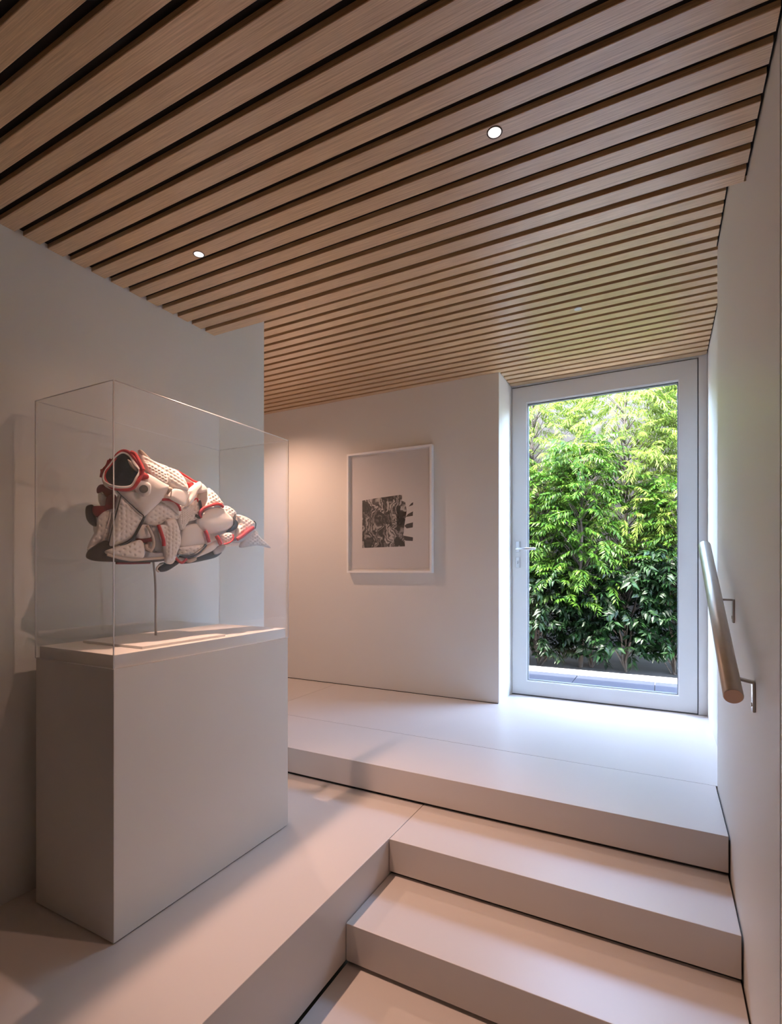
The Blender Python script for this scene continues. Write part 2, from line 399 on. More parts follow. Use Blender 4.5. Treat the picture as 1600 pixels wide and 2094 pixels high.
def spline(pts, n, closed=True):
    P = [Vector(p) for p in pts]; m = len(P); out = []
    seg = m if closed else m - 1
    g = lambda i: P[i % m] if closed else P[max(0, min(m - 1, i))]
    for i in range(seg):
        a, b, c, d = g(i - 1), g(i), g(i + 1), g(i + 2)
        k = max(1, round(n / seg))
        for j in range(k):
            t = j / k
            out.append(b + (c - a) * (t * .48) + (c * 3 - b * 3 - a * 0 - (c - a) * .96 - (d - b) * .48) * (t * t) + (b * 2 - c * 2 + (c - a) * .48 + (d - b) * .48) * (t ** 3))
    if not closed: out.append(P[-1])
    return out
def pad(name, pts, off, h, mat, dim=0, tilt=(0, 0), depth=.014, crisp=3.2, seg=132, rings=20):
    ctr0 = Vector((sum(p[0] for p in pts) / len(pts), sum(p[1] for p in pts) / len(pts), 0))
    C0 = px(ctr0.x, ctr0.y, off)
    n = (BN + BT * tilt[0] + Vector((0, 0, 1)) * tilt[1]).normalized()
    W3 = []
    for p in pts:
        r = ray(160 + p[0] / 3.81, 900 + p[1] / 3.81); W3.append(r * (C0.dot(n) / r.dot(n)))
    O = spline(W3, seg); m = len(O)
    C = sum(O, Vector()) / m
    ax = n.cross(Vector((0, 0, 1))).normalized(); ay = n.cross(ax)
    V = []; uv = []
    for j in range(rings):
        s = 1 - j / rings
        hh = h * (1 - s ** crisp) ** .55
        for p in O:
            q = C + (p - C) * s; V.append(q + n * hh); uv.append(((q - C).dot(ax), (q - C).dot(ay), s))
    V.append(C + n * h); uv.append((0, 0, 0))
    ctr = len(V) - 1
    if dim:
        U = np.array(uv); Va = np.array([list(v) for v in V]); nn = np.array(n)
        R = max(abs(U[:, 0]).max(), abs(U[:, 1]).max()); a = -R; row = 0
        disp = np.zeros(len(U))
        while a < R:
            b = -R + (dim / 2 if row % 2 else 0)
            while b < R:
                d2 = (U[:, 0] - a) ** 2 + (U[:, 1] - b) ** 2
                i = d2.argmin()
                if d2[i] < (dim * .4) ** 2 and U[i, 2] < .86:
                    disp = np.maximum(disp, np.exp(-d2 / (.0032 ** 2)) * .0042)
                b += dim
            a += dim * .87; row += 1
        Va -= np.outer(disp, nn); V = [Vector(v) for v in Va]
    Fc = []
    for j in range(rings - 1):
        for i in range(m): Fc.append((j * m + i, j * m + (i + 1) % m, (j + 1) * m + (i + 1) % m, (j + 1) * m + i))
    j = rings - 1
    for i in range(m): Fc.append((j * m + i, j * m + (i + 1) % m, ctr))
    k = len(V); V += [p - n * depth for p in O]
    for i in range(m): Fc.append((k + i, k + (i + 1) % m, (i + 1) % m, i))
    Fc.append(tuple(k + i for i in range(m))[::-1])
    return mesh(name, V, Fc, mat, sc_, True)
def cord(name, pts, off, r, mat, closed=False, tilt=None, n=60, parent=None):
    P = [px(p[0], p[1], p[2] if len(p) > 2 else off) for p in pts]
    return MB().tube(spline(P, n, closed), r, 10, closed).obj(name, mat, parent or sc_, True)
# soft inner body, one continuous lump
def blob(cx, cy, off, rx, ry, rz, rot=0):
    c = px(cx, cy, off); V = []; Fc = []; n, m = 24, 14
    ca, sa = math.cos(rot), math.sin(rot)
    for j in range(m + 1):
        ph = math.pi * j / m
        for i in range(n):
            th = 2 * math.pi * i / n
            a, b, d = rx * math.sin(ph) * math.cos(th), ry * math.sin(ph) * math.sin(th), rz * math.cos(ph)
            a, d = a * ca - d * sa, a * sa + d * ca
            V.append(c + BT * a + BN * b + Vector((0, 0, 1)) * d)
    for j in range(m):
        for i in range(n): Fc.append((j * n + i, j * n + (i + 1) % n, (j + 1) * n + (i + 1) % n, (j + 1) * n + i))
    return V, Fc
body = MB()
for a in [(470, 400, -.03, .04, .040, .04, 0), (620, 370, -.01, .062, .050, .070, -.4), (430, 640, -.02, .095, .052, .075, 0),
          (260, 690, -.035, .055, .035, .060, 0), (400, 860, -.01, .130, .045, .028, 0), (650, 600, -.01, .09, .05, .09, 0),
          (720, 800, -.015, .055, .04, .070, 0), (950, 650, -.02, .105, .045, .085, -.5), (920, 820, -.02, .10, .04, .045, .1),
          (1130, 720, -.02, .090, .035, .050, -.3), (1270, 730, -.02, .075, .03, .042, -.1), (860, 400, -.02, .05, .04, .045, -.4)]:
    body.add(*blob(*a))
bo = body.obj('inner_body', M['leather'], sc_, True)
rm = bo.modifiers.new('remesh', 'REMESH'); rm.mode = 'VOXEL'; rm.voxel_size = .005; rm.use_smooth_shade = True
sm = bo.modifiers.new('smooth', 'SMOOTH'); sm.iterations = 6

# head
pad('leather_panel', [(500, 190), (470, 110), (500, 120), (590, 168), (700, 212), (785, 250), (840, 320), (855, 395), (740, 366), (690, 330), (560, 262)], .050, .016, M['leather'], .014, tilt=(-.05, .35))
pad('crown_tab', [(478, 80), (500, 82), (575, 160), (560, 172), (500, 140)], .035, .006, M['leather_beige'])
pad('leather_panel', [(440, 400), (500, 300), (545, 262), (690, 340), (706, 380), (655, 462), (590, 530), (512, 592), (440, 545), (330, 440), (300, 392)], .058, .020, M['leather'], 0, tilt=(-.25, -.05))
pad('ankle_panel', [(520, 175), (600, 200), (680, 250), (700, 300), (690, 340), (620, 310), (550, 240)], .068, .007, M['leather'], .011, tilt=(-.1, .3), depth=.01)
pad('temple_panel', [(440, 385), (455, 320), (520, 320), (565, 350), (560, 420), (500, 440)], .076, .006, M['leather'], 0, tilt=(-.25, -.05), depth=.02)
dsc = px(512, 380, .092); nd = (BN + BT * -.25 + Vector((0, 0, -.05))).normalized()
MB().tube([dsc - nd * .012, dsc + nd * .001], .0125, 28).obj('round_button', pmat('grey_button', (.17, .15, .135), .45, noise=(200, .4)), sc_)
MB().tube([dsc, dsc + nd * .002], [.0085, .008], 24).obj('button_centre', pmat('grey_button_centre', (.24, .21, .19), .4, noise=(300, .5)), sc_)
# the collar opening: padded ring, dark lining bowl, red rim
rim = [(300, 360, .055), (215, 325, .030), (212, 262, .020), (262, 190, .022), (300, 140, .026), (350, 112, .030), (400, 140, .042), (432, 200, .056), (470, 245, .066), (445, 300, .070), (405, 358, .066)]
P = spline([px(a, b, c) for a, b, c in rim], 88); m = len(P)
C = sum(P, Vector()) / m; nrm = Vector()
for i in range(m): nrm += (P[i] - C).cross(P[(i + 1) % m] - C)
nrm.normalize()
if nrm.dot(-C) < 0: nrm = -nrm
V = []; Fc = []; prof = [(1.16, -.016), (1.14, .002), (1.07, .010), (1.0, .006), (.97, -.006), (.93, -.022), (.80, -.042), (.5, -.052), (.0, -.055)]
for s, dz in prof[:-1]: V += [C + (p - C) * s + nrm * dz for p in P]
V.append(C + nrm * -.055)
for j in range(len(prof) - 2):
    for i in range(m): Fc.append((j * m + i, j * m + (i + 1) % m, (j + 1) * m + (i + 1) % m, (j + 1) * m + i))
j = len(prof) - 2
for i in range(m): Fc.append((j * m + i, j * m + (i + 1) % m, len(V) - 1))
pd = mesh('padded_collar', V, Fc, [M['leather'], M['lining']], sc_, True)
for p in pd.data.polygons:
    if min(p.vertices) >= 3 * m: p.material_index = 1
cord('red_rim', [(300, 382, .055), (235, 350, .035), (200, 290, .022), (215, 235, .02), (268, 165, .022), (310, 108, .026), (352, 84, .030), (400, 98, .042), (445, 150, .058), (492, 215, .072), (500, 262, .076), (470, 318, .078), (415, 380, .070)], 0, .0055, M['red'], True)
pad('red_tab', [(470, 225), (505, 245), (548, 272), (545, 300), (490, 312), (455, 330), (440, 300), (475, 270)], .072, .008, M['red'], tilt=(-.3, 0))
cord('red_rim', [(405, 96, .045), (440, 110, .05), (475, 170, .064), (505, 235, .076)], 0, .0075, M['red'])
pad('folded_lining', [(385, 150), (430, 180), (465, 240), (440, 235), (405, 200)], .058, .004, M['leather_beige'], tilt=(-.6, 0))
for pts in ([(240, 160, .0), (225, 200, .0), (192, 240, -.01), (180, 290, -.01)], [(255, 150, -.01), (238, 175, -.01), (236, 200, 0)], [(185, 230, -.01), (200, 300, 0), (240, 360, .01)]):
    cord('red_rim', pts, 0, .005, M['red'])
# back tongue, red mesh frills, black heel on the far left
pad('mesh_frill', [(145, 375), (175, 345), (240, 352), (270, 385), (262, 450), (215, 440), (190, 405), (150, 410)], -.005, .010, M['darkred'], tilt=(-.3, 0))
pad('mesh_frill', [(225, 440), (280, 420), (305, 470), (280, 540), (205, 560), (150, 600), (112, 560), (120, 515), (200, 520)], .000, .010, M['darkred'], tilt=(-.3, 0))
pad('leather_panel', [(170, 410), (215, 440), (225, 490), (200, 520), (170, 480)], -.012, .008, M['leather'])
pad('heel_cup', [(55, 560), (65, 515), (110, 503), (135, 540), (140, 620), (140, 672), (95, 650), (65, 610)], -.030, .012, M['black'], tilt=(-.3, .1))
pad('leather_panel', [(190, 560), (270, 520), (280, 600), (262, 700), (240, 800), (150, 810), (78, 850), (80, 810), (140, 690), (150, 610)], -.002, .014, M['leather'], .018, tilt=(-.25, 0))
pad('leather_panel', [(320, 420), (400, 465), (520, 588), (490, 650), (440, 730), (400, 775), (320, 810), (238, 832), (250, 720), (290, 560)], .034, .018, M['leather'], .0165, tilt=(-.12, .0))
cord('black_piping', [(515, 598, .05), (470, 690, .052), (420, 770, .05), (330, 830, .045)], 0, .0042, M['black'])
cord('seam', [(335, 430, .048), (300, 560, .046), (262, 700, .046), (235, 820, .046)], 0, .0016, M['black'])
cord('seam', [(300, 395, .06), (400, 490, .064), (512, 592, .064)], 0, .0016, M['black'])
# middle
pad('leather_panel', [(556, 556), (655, 470), (700, 500), (792, 585), (768, 618), (690, 625), (612, 668), (540, 650), (520, 630)], .045, .012, M['leather'], .015, tilt=(.05, -.1))
pad('net_panel', [(800, 520), (850, 495), (905, 510), (900, 560), (860, 630), (815, 700), (790, 660), (785, 600)], .040, .012, M['leather'], .007, tilt=(.2, 0))
pad('leather_panel', [(680, 660), (690, 625), (755, 615), (790, 700), (798, 800), (770, 880), (740, 958), (686, 952), (668, 830), (640, 720)], .055, .014, M['leather'], .014, tilt=(.0, -.05))
cord('red_piping', [(625, 662, .062), (640, 700, .066), (662, 770, .066), (668, 825, .064)], 0, .0058, M['red'])
pad('leather_panel', [(630, 665), (690, 670), (690, 760), (668, 810), (645, 720)], .060, .007, M['leather'], .02)
pad('lining_panel', [(560, 660), (625, 665), (650, 730), (665, 830), (610, 870), (590, 760)], .034, .006, M['leather_grey'])
pad('side_pad', [(452, 700), (480, 665), (540, 662), (565, 720), (560, 760), (470, 765)], .040, .012, M['leather'])
pad('red_band', [(462, 768), (560, 762), (572, 790), (500, 800)], .036, .006, M['darkred'])
cord('pull_loop', [(535, 665, .058), (560, 705, .064), (582, 760, .066), (588, 815, .066), (570, 855, .064), (535, 845, .060), (530, 815, .056)], 0, .0048, M['leather_beige'])
pad('curled_tongue', [(540, 800), (575, 795), (585, 850), (560, 866), (530, 850)], .046, .010, M['leather_beige'])
pad('grey_lining', [(575, 740), (640, 720), (665, 830), (620, 862), (592, 850)], .036, .004, M['leather_grey'])  # pale grey lining piece next to the curled tongue
# lower shoe
pad('toe_cap', [(66, 905), (85, 862), (140, 820), (222, 782), (262, 832), (300, 900), (430, 925), (670, 915), (680, 938), (560, 952), (300, 950), (150, 944), (85, 930)], .022, .014, M['black'], tilt=(-.1, -.1))
pad('toe_panel', [(214, 862), (300, 832), (400, 800), (485, 778), (520, 835), (505, 918), (420, 922), (330, 910), (245, 892)], .046, .014, M['leather'], .0175, tilt=(-.05, .1))
pad('sole_panel', [(505, 862), (600, 880), (662, 880), (668, 912), (505, 920)], .040, .008, M['leather_grey'], depth=.01)
cord('sole_edge', [(225, 892, .056), (330, 922, .058), (430, 934, .056), (560, 925, .05), (668, 918, .045)], 0, .0042, M['leather_beige'])
cord('red_sole', [(295, 958, .02), (420, 958, .02), (560, 954, .02)], 0, .004, M['darkred'])
# strap with keeper
pad('strap', [(735, 382), (800, 385), (866, 412), (850, 470), (822, 512), (720, 455), (705, 430)], .078, .007, M['leather'], tilt=(.25, .1), depth=.006, crisp=6)
pad('strap_keeper', [(700, 372), (718, 366), (738, 385), (722, 435), (700, 420)], .080, .006, M['leather_beige'], tilt=(.1, 0), depth=.006)
cord('keeper_wire', [(728, 380, .094), (722, 445, .092)], 0, .0018, M['leather_beige'])
pad('leather_panel', [(655, 470), (705, 440), (800, 520), (800, 560), (785, 585), (720, 520)], .056, .008, M['leather'], tilt=(.2, 0))
cord('red_piping', [(655, 464, .072), (700, 464, .075), (755, 480, .076), (788, 520, .074), (796, 550, .07)], 0, .0042, M['red'])
cord('red_piping', [(768, 238, .02), (830, 275, .02), (900, 318, .03), (935, 330, .03)], 0, .0035, M['red'])
pad('grey_gusset', [(775, 245), (840, 285), (900, 325), (880, 350), (850, 360), (820, 300)], .012, .004, M['leather_grey'])
pad('red_band', [(848, 335), (885, 330), (900, 345), (862, 385)], .025, .006, M['red'])
# second shoe
pad('leather_panel', [(855, 395), (905, 345), (945, 322), (962, 350), (930, 400), (890, 485), (845, 510), (858, 440)], .050, .014, M['leather'], tilt=(.1, .2))
pad('leather_panel', [(930, 395), (960, 340), (1000, 375), (1000, 400), (950, 412)], .040, .009, M['leather'], tilt=(.1, .2))
pad('folded_lining', [(945, 420), (1000, 385), (1005, 450), (985, 520), (958, 555), (940, 480)], .036, .006, M['leather_beige'])
pad('leather_panel', [(1008, 375), (1050, 400), (1100, 455), (1135, 512), (1060, 505), (990, 530), (1002, 450)], .032, .012, M['leather'], .014, tilt=(.1, .35))
cord('red_piping', [(955, 605, .046), (950, 565, .05), (985, 528, .052), (1050, 505, .05), (1100, 500, .044), (1130, 520, .038)], 0, .0055, M['red'])
pad('leather_panel', [(962, 572), (1000, 535), (1070, 520), (1130, 535), (1170, 580), (1205, 620), (1200, 670), (1160, 700), (1080, 722), (1000, 725), (945, 680), (930, 620)], .030, .020, M['leather'], 0, tilt=(.15, .05))
pad('leather_panel', [(905, 520), (945, 450), (955, 560), (935, 610), (880, 630), (860, 620)], .036, .008, M['leather'], .014, tilt=(.1, 0))
cord('red_piping', [(855, 405, .062), (880, 470, .05), (925, 455, .05), (932, 480, .05)], 0, .003, M['red'])
cord('black_piping', [(945, 470, .045), (958, 530, .046), (952, 600, .046), (915, 585, .046)], 0, .005, M['black'])
pad('leather_panel', [(832, 680), (920, 650), (990, 700), (1030, 740), (1000, 810), (930, 820), (805, 828), (802, 760)], .034, .012, M['leather'], 0, tilt=(.1, 0))
pad('leather_panel', [(802, 835), (990, 812), (960, 850), (900, 885), (850, 900), (785, 892), (790, 860)], .038, .013, M['leather'], .016, tilt=(.1, -.1))
cord('black_piping', [(785, 900, .05), (860, 908, .052), (930, 880, .05), (975, 840, .046), (995, 815, .044)], 0, .005, M['black'])
pad('outsole', [(770, 945), (860, 930), (940, 890), (1055, 858), (1120, 870), (1075, 912), (960, 942), (850, 962), (790, 960)], .014, .010, M['black'], tilt=(.1, -.2))
pad('leather_panel', [(1005, 825), (1090, 780), (1100, 800), (1050, 860), (930, 912), (920, 905)], .034, .008, M['leather'], tilt=(.1, 0))
pad('leather_panel', [(1062, 850), (1130, 815), (1150, 830), (1120, 872), (1070, 890)], .028, .006, M['leather_grey'])
cord('red_piping', [(752, 905, .052), (775, 935, .054), (810, 955, .054), (845, 925, .052)], 0, .0045, M['red'])
pad('leather_panel', [(790, 915), (850, 910), (830, 945), (800, 945)], .042, .006, M['leather'])
pad('tan_patch', [(852, 930), (915, 912), (920, 935), (870, 955)], .040, .005, M['leather_beige'])
pad('toe_cap', [(622, 995), (650, 960), (720, 950), (785, 955), (750, 985), (690, 1020), (645, 1027), (622, 1015)], .020, .012, M['black'], tilt=(-.1, -.1))
cord('sole_edge', [(660, 960, .028), (622, 985, .03), (612, 1010, .032), (630, 1026, .034)], 0, .0035, M['leather_beige'])
cord('red_piping', [(990, 705, .050), (1005, 740, .052), (1020, 795, .05)], 0, .0065, M['red'])
cord('red_piping', [(1078, 745, .046), (1095, 775, .048), (1112, 812, .046)], 0, .0075, M['red'])
pad('heel_tab', [(1112, 745), (1150, 722), (1200, 728), (1212, 765), (1160, 800), (1130, 800)], .040, .010, M['leather'], .011)
cord('red_piping', [(1135, 812, .048), (1180, 798, .05), (1210, 770, .05), (1206, 735, .046)], 0, .003, M['red'])
# tail
pad('leather_panel', [(1132, 515), (1180, 520), (1232, 570), (1215, 600), (1190, 610), (1140, 560)], .014, .009, M['leather'], .013, tilt=(.1, .2))
pad('black_wedge', [(1228, 572), (1222, 610), (1246, 645), (1232, 690), (1180, 718), (1165, 712), (1205, 670), (1205, 620)], .026, .008, M['black'])
pad('leather_panel', [(1240, 582), (1310, 600), (1370, 640), (1365, 662), (1300, 710), (1230, 760), (1240, 700), (1255, 650)], .012, .012, M['leather'], .015, tilt=(.2, .1))
pad('leather_panel', [(1232, 772), (1300, 722), (1368, 668), (1382, 690), (1320, 765), (1250, 800), (1210, 792)], .010, .008, M['leather_grey'], tilt=(.2, 0))
cord('red_piping', [(1236, 772, .028), (1275, 748, .030), (1320, 712, .030), (1364, 682, .026)], 0, .0080, M['red'])
pad('tail_panel', [(1285, 790), (1345, 740), (1385, 705), (1420, 760), (1470, 800), (1500, 840), (1455, 828), (1400, 820), (1330, 830), (1270, 835)], .000, .009, M['leather_grey'], .014, tilt=(.25, 0), depth=.01)
cord('seam', [(1370, 630, .02), (1384, 650, .02), (1380, 690, .018)], 0, .002, M['black'])
# back cladding seen from the far side of the case
for a in [[(250, 250), (450, 150), (650, 220), (700, 420), (500, 520), (300, 420)], [(200, 560), (420, 500), (620, 560), (600, 780), (420, 860), (200, 820)], [(680, 520), (900, 480), (1050, 620), (1000, 820), (760, 860)], [(1040, 600), (1200, 600), (1320, 700), (1220, 800), (1060, 790)]]:
    pad('rear_panel', a, -.050, -.016, M['leather'], .018, depth=-.012)

# stand: stem and base plate
sd = thing('display_stand', (-1.555, 1.2, -.244), 'thin metal stem on a pale base plate holding up the trainer sculpture', 'stand')
bevel(MB().box(-1.700, -1.400, 1.035, 1.372, -.2438, -.236).obj('base_plate', M['plinth'], sd), .001)
MB().tube(spline([Vector((-1.598, 1.235, -.236)), Vector((-1.598, 1.235, -.12)), Vector((-1.597, 1.232, -.04)), Vector((-1.596, 1.222, .05))], 24, False), .0042, 14).obj('stem', pmat('pale_metal_stem', (.50, .44, .38), .35, .6), sd, True)

# ------------------------------------------------------------------ framed print
AX0, AX1, AZ0, AZ1, AY = -2.184, -1.46, -.028, .902, 3.452
ar = thing('framed_print', ((AX0 + AX1) / 2, AY, AZ0), 'white box-framed black and white abstract print on the back wall', 'picture')
fr = ring(AX0, AX1, AZ0, AZ1, AX0 + .016, AX1 - .016, AZ0 + .016, AZ1 - .016, AY - .042, AY - .001, 'frame', M['frame'], ar)
bevel(fr, .001, 1)
B('backing_board', (AX0 + .016, AX1 - .016, AY - .014, AY - .010, AZ0 + .016, AZ1 - .016), M['frame'], ar)
B('paper_sheet', (AX0 + .030, AX1 - .030, AY - .018, AY - .0165, AZ0 + .034, AZ1 - .022), M['paper'], ar)
B('glazing', (AX0 + .016, AX1 - .016, AY - .036, AY - .034, AZ0 + .016, AZ1 - .016), M['glazing'], ar)
def printmat():
    m = pmat('ink_collage', (.1, .1, .1), .7); n = m.node_tree; b = n.nodes['Principled BSDF']
    tc = n.nodes.new('ShaderNodeTexCoord'); mp = n.nodes.new('ShaderNodeMapping'); mp.inputs['Scale'].default_value = (1, .01, 1)
    n.links.new(tc.outputs['Object'], mp.inputs[0])
    ns = n.nodes.new('ShaderNodeTexNoise'); ns.inputs['Scale'].default_value = 9; ns.inputs['Detail'].default_value = 3
    n.links.new(mp.outputs[0], ns.inputs['Vector'])
    ad = n.nodes.new('ShaderNodeVectorMath'); ad.operation = 'MULTIPLY_ADD'; ad.inputs[1].default_value = (.22, .0, .22)
    n.links.new(ns.outputs[1], ad.inputs[0]); n.links.new(mp.outputs[0], ad.inputs[2])
    v = n.nodes.new('ShaderNodeTexVoronoi'); v.inputs['Scale'].default_value = 15; n.links.new(ad.outputs[0], v.inputs['Vector'])
    w = n.nodes.new('ShaderNodeTexWave'); w.inputs['Scale'].default_value = 10; w.inputs['Distortion'].default_value = 14; w.inputs['Detail'].default_value = 3
    n.links.new(ad.outputs[0], w.inputs['Vector'])
    bw = n.nodes.new('ShaderNodeRGBToBW'); n.links.new(v.outputs['Color'], bw.inputs[0])
    mu = n.nodes.new('ShaderNodeMath'); mu.operation = 'MULTIPLY'; n.links.new(bw.outputs[0], mu.inputs[0])
    ma = n.nodes.new('ShaderNodeMath'); ma.operation = 'MULTIPLY_ADD'; ma.inputs[1].default_value = .75; ma.inputs[2].default_value = .45
    n.links.new(w.outputs[1], ma.inputs[0]); n.links.new(ma.outputs[0], mu.inputs[1])
    cr = n.nodes.new('ShaderNodeValToRGB'); e = cr.color_ramp.elements
    e[0].position = .27; e[0].color = (.012, .015, .014, 1); e[1].position = .78; e[1].color = (.52, .49, .47, 1)
    q = cr.color_ramp.elements.new(.45); q.color = (.11, .10, .095, 1)
    n.links.new(mu.outputs[0], cr.inputs[0]); n.links.new(cr.outputs[0], b.inputs['Base Color'])
    return m
M['ink'] = printmat(); M['inkdark'] = pmat('dark_ink', (.045, .04, .038), .7)
# crop coordinates of the print mapped to metres on the sheet
def ap(x, y):
    fx = (x - 390) / (960 - 390); fz = (y - 925) / (1565 - 925)
    return (-2.055 + fx * (.368 + .03 * 0), AY - .0185, .545 - fz * .378)
def flat(name, pts, mat, t=.0006):
    A = [ap(*p) for p in pts]; n = len(A)
    V = A + [(x, y + t, z) for x, y, z in A]
    mesh(name, V, [tuple(range(n)), tuple(range(n, 2 * n))[::-1]] + [(i, (i + 1) % n, (i + 1) % n + n, i + n) for i in range(n)], mat, ar)
flat('printed_image', [(390, 945), (540, 930), (925, 905), (925, 985), (965, 1000), (985, 1110), (975, 1180), (955, 1290), (942, 1420), (962, 1490), (962, 1560), (390, 1568)], M['ink'])
for t in ([(1010, 1062), (1040, 1025), (1068, 1010), (1064, 1045)], [(972, 1190), (1000, 1155), (1065, 1125), (1062, 1180)], [(955, 1300), (985, 1278), (1065, 1262), (1062, 1325), (985, 1335)],
          [(922, 1440), (950, 1425), (1065, 1450), (1062, 1495), (970, 1488)], [(865, 1118), (985, 1118), (940, 1280), (860, 1300), (850, 1200)]):
    flat('dark_print_shape', t, M['inkdark'], .0004)
B('sheet_edge_strip', (AX0 + .03, AX1 - .05, AY - .0175, AY - .0166, AZ0 + .033, AZ0 + .0335), M['paper'], ar)  # thin paper-coloured strip just below the sheet

# ------------------------------------------------------------------ handrail
hr = thing('handrail', (XR, 1.8, -.35), 'short sloping round steel handrail on brackets on the right wall', 'handrail')
rx = .157; sl_ = .434
def rz(y): return -.310 + sl_ * (y - 1.497)
e0 = Vector((rx, 1.497, rz(1.497))); e1 = Vector((rx, 2.43, rz(2.43))); ax = (e1 - e0).normalized()
MB().tube([e0, e0 + ax * .0015, e1 - ax * .0015, e1], [.0205, .0218, .0218, .0205], 40).obj('rail', M['steel'], hr, True)
cp = MB().tube([e0 - ax * .0012, e0], .0200, 40).obj('end_cap', pmat('copper_toned_cap', (.62, .42, .32), .45, .6), hr); cp['label'] = 'warm copper-toned end cap'
MB().tube([e1, e1 + ax * .0012], .0200, 40).obj('end_cap', M['steel'], hr)
for yb, zt_ in ((2.005, -.097), (1.593, -.286)):
    g = MB(); g.box(XR - .0065, XR - .0005, yb - .014, yb + .014, zt_ - .078, zt_)
    br = bevel(g.obj('bracket_plate', M['steel2'], hr), .002)
    g = MB(); a, b = Vector((XR - .004, yb, zt_ - .003)), Vector((rx, yb, rz(yb) - .010))
    hw = .012; V = []
    d = Vector((0, 0, .003))
    for p in (a, b): V += [p + Vector((0, -hw, 0)) - d, p + Vector((0, hw, 0)) - d, p + Vector((0, hw, 0)) + d, p + Vector((0, -hw, 0)) + d]
    g.add(V, [(0, 1, 2, 3), (7, 6, 5, 4), (0, 4, 5, 1), (1, 5, 6, 2), (2, 6, 7, 3), (3, 7, 4, 0)])
    g.obj('bracket_arm', M['steel2'], hr)
    MB().tube([(XR - .0085, yb, zt_ - .060), (XR - .0065, yb, zt_ - .060)], .005, 14).obj('screw', M['steel'], hr, False)

# ------------------------------------------------------------------ outside
GZ = -.955
B('ground', (-14, 10, 3.93, 16, GZ - .3, GZ - .03), M['soil'], kind=S)
pv = thing('paved_path', (-.5, 4.4, GZ), 'strip of grey paving slabs outside the glazed door', 'paving')
for i in range(14):
    x = -5 + i * .62
    bevel(MB().box(x, x + .615, 3.94, 4.90, GZ - .03, GZ).obj('paving_slab', M['pave'], pv), .002, 1)
kb = thing('kerb', (-.5, 5.0, GZ), 'sunlit pale concrete kerb along the front of the planting', 'kerb')
for i in range(8):
    x = -5 + i * 1.1
    bevel(MB().box(x, x + 1.096, 4.905, 5.14, GZ - .03, GZ + .002).obj('kerb_block', M['kerb'], kb), .004, 2)
B('wall_garden', (-9, 7, 6.9, 7.1, GZ - .3, 2.4), M['garden_wall'], kind=S)

def leafarr(L, Wd, fold=.25, droop=.25):
    # two folded halves, three stations: 8 verts, 4 tris + 2 quads
    y = np.array([0, .45, 1.0]) * L
    z = -droop * L * np.array([0, .2, 1.0])
    V = [(0, 0, 0), (-Wd / 2, y[1] * .8, z[1] + fold * Wd), (0, y[1], z[1]), (Wd / 2, y[1] * .8, z[1] + fold * Wd), (0, L, z[2])]
    return np.array(V), [(0, 2, 1), (0, 3, 2), (1, 2, 4), (2, 3, 4)]
def rotm(ax, ay, az):
    return np.array(Matrix.Rotation(az, 3, 'Z') @ Matrix.Rotation(ay, 3, 'Y') @ Matrix.Rotation(ax, 3, 'X'))
def spray(L, n, leafL, leafW, curve, spread, rs):
    LV, LF = leafarr(leafL, leafW); V = []; Fc = []
    for i in range(n):
        t = (i + .6) / n; p = np.array([0, L * t, -curve * L * t * t])
        side = 1 if i % 2 else -1
        s = .65 + .5 * math.sin(math.pi * min(1, t * .9 + .1)) * rs.uniform(.8, 1.15)
        R = rotm(-curve * 1.2 * t - rs.uniform(.0, .45), rs.normal(0, .25), -side * (spread + rs.normal(0, .15)))
        V.append(LV * s @ R.T + p); Fc.append(np.array(LF) + 5 * i)
    return np.vstack(V), np.vstack(Fc)
def foliage(name, centres, kind, mat, parent, seed):
    rs = np.random.default_rng(seed)
    if kind == 'fine': protos = [spray(.32, 26, .072, .013, .35, .75, rs) for _ in range(6)]
    elif kind == 'mid': protos = [spray(.24, 17, .062, .019, .3, .85, rs) for _ in range(5)]
    else: protos = [spray(.18, 11, .080, .030, .25, .9, rs) for _ in range(5)]
    Vs = []; Fs = []; k = 0
    for c, out in centres:
        V, Fc = protos[rs.integers(5)]
        az = math.atan2(-out[0], out[1]) + rs.normal(0, .5)
        R = rotm(out[2] + rs.normal(0, .3), rs.normal(0, .35), az)
        s = rs.uniform(.7, 1.25)
        Vs.append(V * s @ R.T + c); Fs.append(Fc + k); k += len(V)
    V = np.vstack(Vs); Fc = np.vstack(Fs); V[:, 2] += CZ
    org = np.array([V[:, 0].mean(), V[:, 1].mean(), V[:, 2].min()]); V = V - org
    me = bpy.data.meshes.new(name); nf = len(Fc)
    me.vertices.add(len(V)); me.vertices.foreach_set('co', V.ravel())
    me.loops.add(nf * 3); me.loops.foreach_set('vertex_index', Fc.ravel().astype(np.int32))
    me.polygons.add(nf); me.polygons.foreach_set('loop_start', np.arange(nf, dtype=np.int32) * 3)
    me.update(calc_edges=True); me.materials.append(mat)
    o = bpy.data.objects.new(name, me); col.objects.link(o); o.parent = parent; o.location = Vector(org) - LOC[parent]
    o['kind'] = 'stuff'; return o
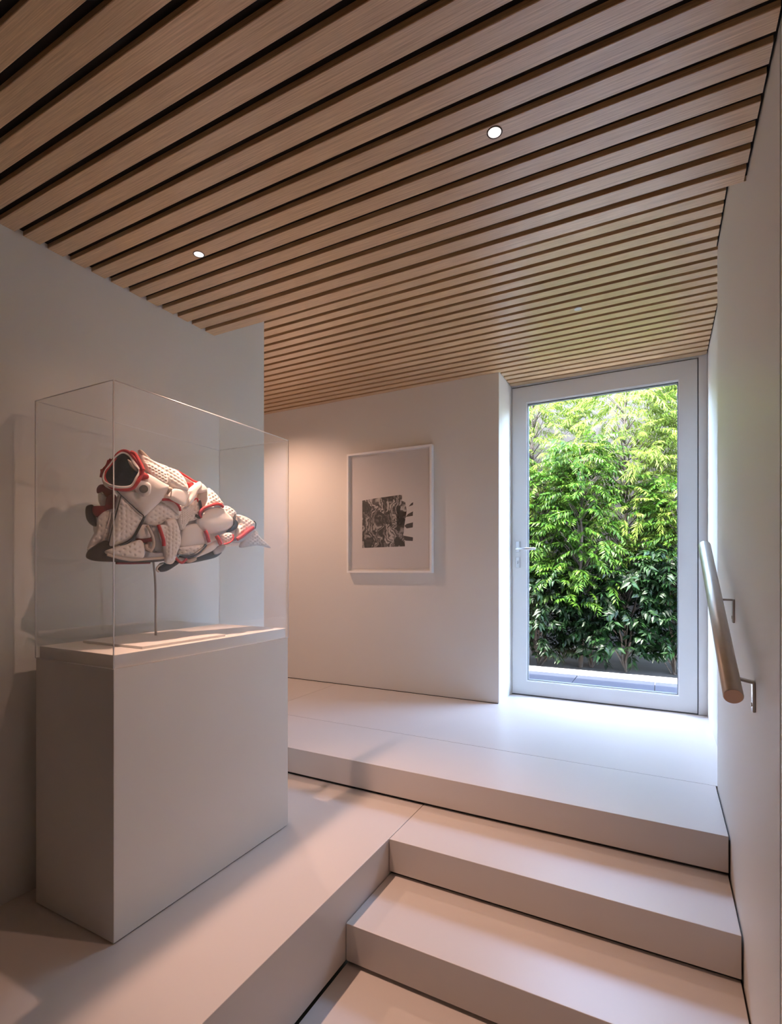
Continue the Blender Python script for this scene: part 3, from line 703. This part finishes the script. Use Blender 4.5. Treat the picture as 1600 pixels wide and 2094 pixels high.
def plant(name, x, y, z0, z1, R, n, kind, mat, label, cat, seed, trunk=.018, base=0.0, taper=.5, lean=0.0, group=None, stems=1):
    t = thing(name, (x, y, GZ - .03), label, cat, group); rs = np.random.default_rng(seed + 100)
    stemP = []
    for s in range(stems):
        ang = rs.uniform(0, 6.28); sp = 0 if stems == 1 else R * .35
        P = []
        for q in range(9):
            f = q / 8; P.append(Vector((x + lean * f + sp * f * math.cos(ang) + .012 * math.sin(q * 1.7 + seed), y + sp * f * math.sin(ang) + .012 * math.cos(q * 2.1 + seed), GZ - .03 + f * (z1 - .1 - GZ))))
        stemP.append(P)
        MB().tube(P, [trunk * (1 - .75 * q / 8) for q in range(9)], 8).obj('trunk', M['bark'], t, True)
    br = MB(); cen = []
    for i in range(n):
        f = rs.uniform(0, 1) ** .85; z = z0 + (z1 - z0) * f
        a = rs.uniform(0, 6.283); prof = R * (1 - taper * f) * (.55 + .45 * math.sin(min(1, f * 3 + .25) * 1.57))
        rr = prof * math.sqrt(rs.uniform(.05, 1)); dx, dy = math.cos(a), math.sin(a)
        fx_ = (z - GZ) / (z1 - GZ)
        c = np.array([x + lean * fx_ + rr * dx, y + rr * dy * .8, z + rr * .35])
        cen.append((c, (dx, dy, .25 - .35 * rr / max(R, .01))))
        if i % 7 == 0:
            P0 = Vector((x + lean * fx_, y, z - .12 - rr * .35)); P1_ = Vector(c)
            br.tube([P0, (P0 + P1_) / 2 + Vector((0, 0, .02)), P1_], [.007, .005, .002], 4)
    br.obj('branches', M['bark'], t, True, 'stuff')
    foliage('leaves', cen, kind, mat, t, seed)
    return t
G1 = 'feathery trees at the back of the planting'
for i, (x, y, h, lb) in enumerate([(-3.1, 6.2, 2.35, 'feathery lime green tree at the far left end of the planting, behind the back wall'),
                                   (-2.05, 6.35, 2.5, 'feathery lime green tree behind the left edge of the door glass'),
                                   (-1.30, 6.0, 2.3, 'feathery lime green tree filling the upper left of the door glass'),
                                   (-.33, 5.95, 2.2, 'feathery yellow-green tree with a thin trunk right of centre in the door glass'),
                                   (.42, 6.2, 2.55, 'feathery yellow-green tree at the upper right of the door glass'),
                                   (1.3, 6.2, 2.4, 'feathery lime green tree beyond the right edge of the door glass')]):
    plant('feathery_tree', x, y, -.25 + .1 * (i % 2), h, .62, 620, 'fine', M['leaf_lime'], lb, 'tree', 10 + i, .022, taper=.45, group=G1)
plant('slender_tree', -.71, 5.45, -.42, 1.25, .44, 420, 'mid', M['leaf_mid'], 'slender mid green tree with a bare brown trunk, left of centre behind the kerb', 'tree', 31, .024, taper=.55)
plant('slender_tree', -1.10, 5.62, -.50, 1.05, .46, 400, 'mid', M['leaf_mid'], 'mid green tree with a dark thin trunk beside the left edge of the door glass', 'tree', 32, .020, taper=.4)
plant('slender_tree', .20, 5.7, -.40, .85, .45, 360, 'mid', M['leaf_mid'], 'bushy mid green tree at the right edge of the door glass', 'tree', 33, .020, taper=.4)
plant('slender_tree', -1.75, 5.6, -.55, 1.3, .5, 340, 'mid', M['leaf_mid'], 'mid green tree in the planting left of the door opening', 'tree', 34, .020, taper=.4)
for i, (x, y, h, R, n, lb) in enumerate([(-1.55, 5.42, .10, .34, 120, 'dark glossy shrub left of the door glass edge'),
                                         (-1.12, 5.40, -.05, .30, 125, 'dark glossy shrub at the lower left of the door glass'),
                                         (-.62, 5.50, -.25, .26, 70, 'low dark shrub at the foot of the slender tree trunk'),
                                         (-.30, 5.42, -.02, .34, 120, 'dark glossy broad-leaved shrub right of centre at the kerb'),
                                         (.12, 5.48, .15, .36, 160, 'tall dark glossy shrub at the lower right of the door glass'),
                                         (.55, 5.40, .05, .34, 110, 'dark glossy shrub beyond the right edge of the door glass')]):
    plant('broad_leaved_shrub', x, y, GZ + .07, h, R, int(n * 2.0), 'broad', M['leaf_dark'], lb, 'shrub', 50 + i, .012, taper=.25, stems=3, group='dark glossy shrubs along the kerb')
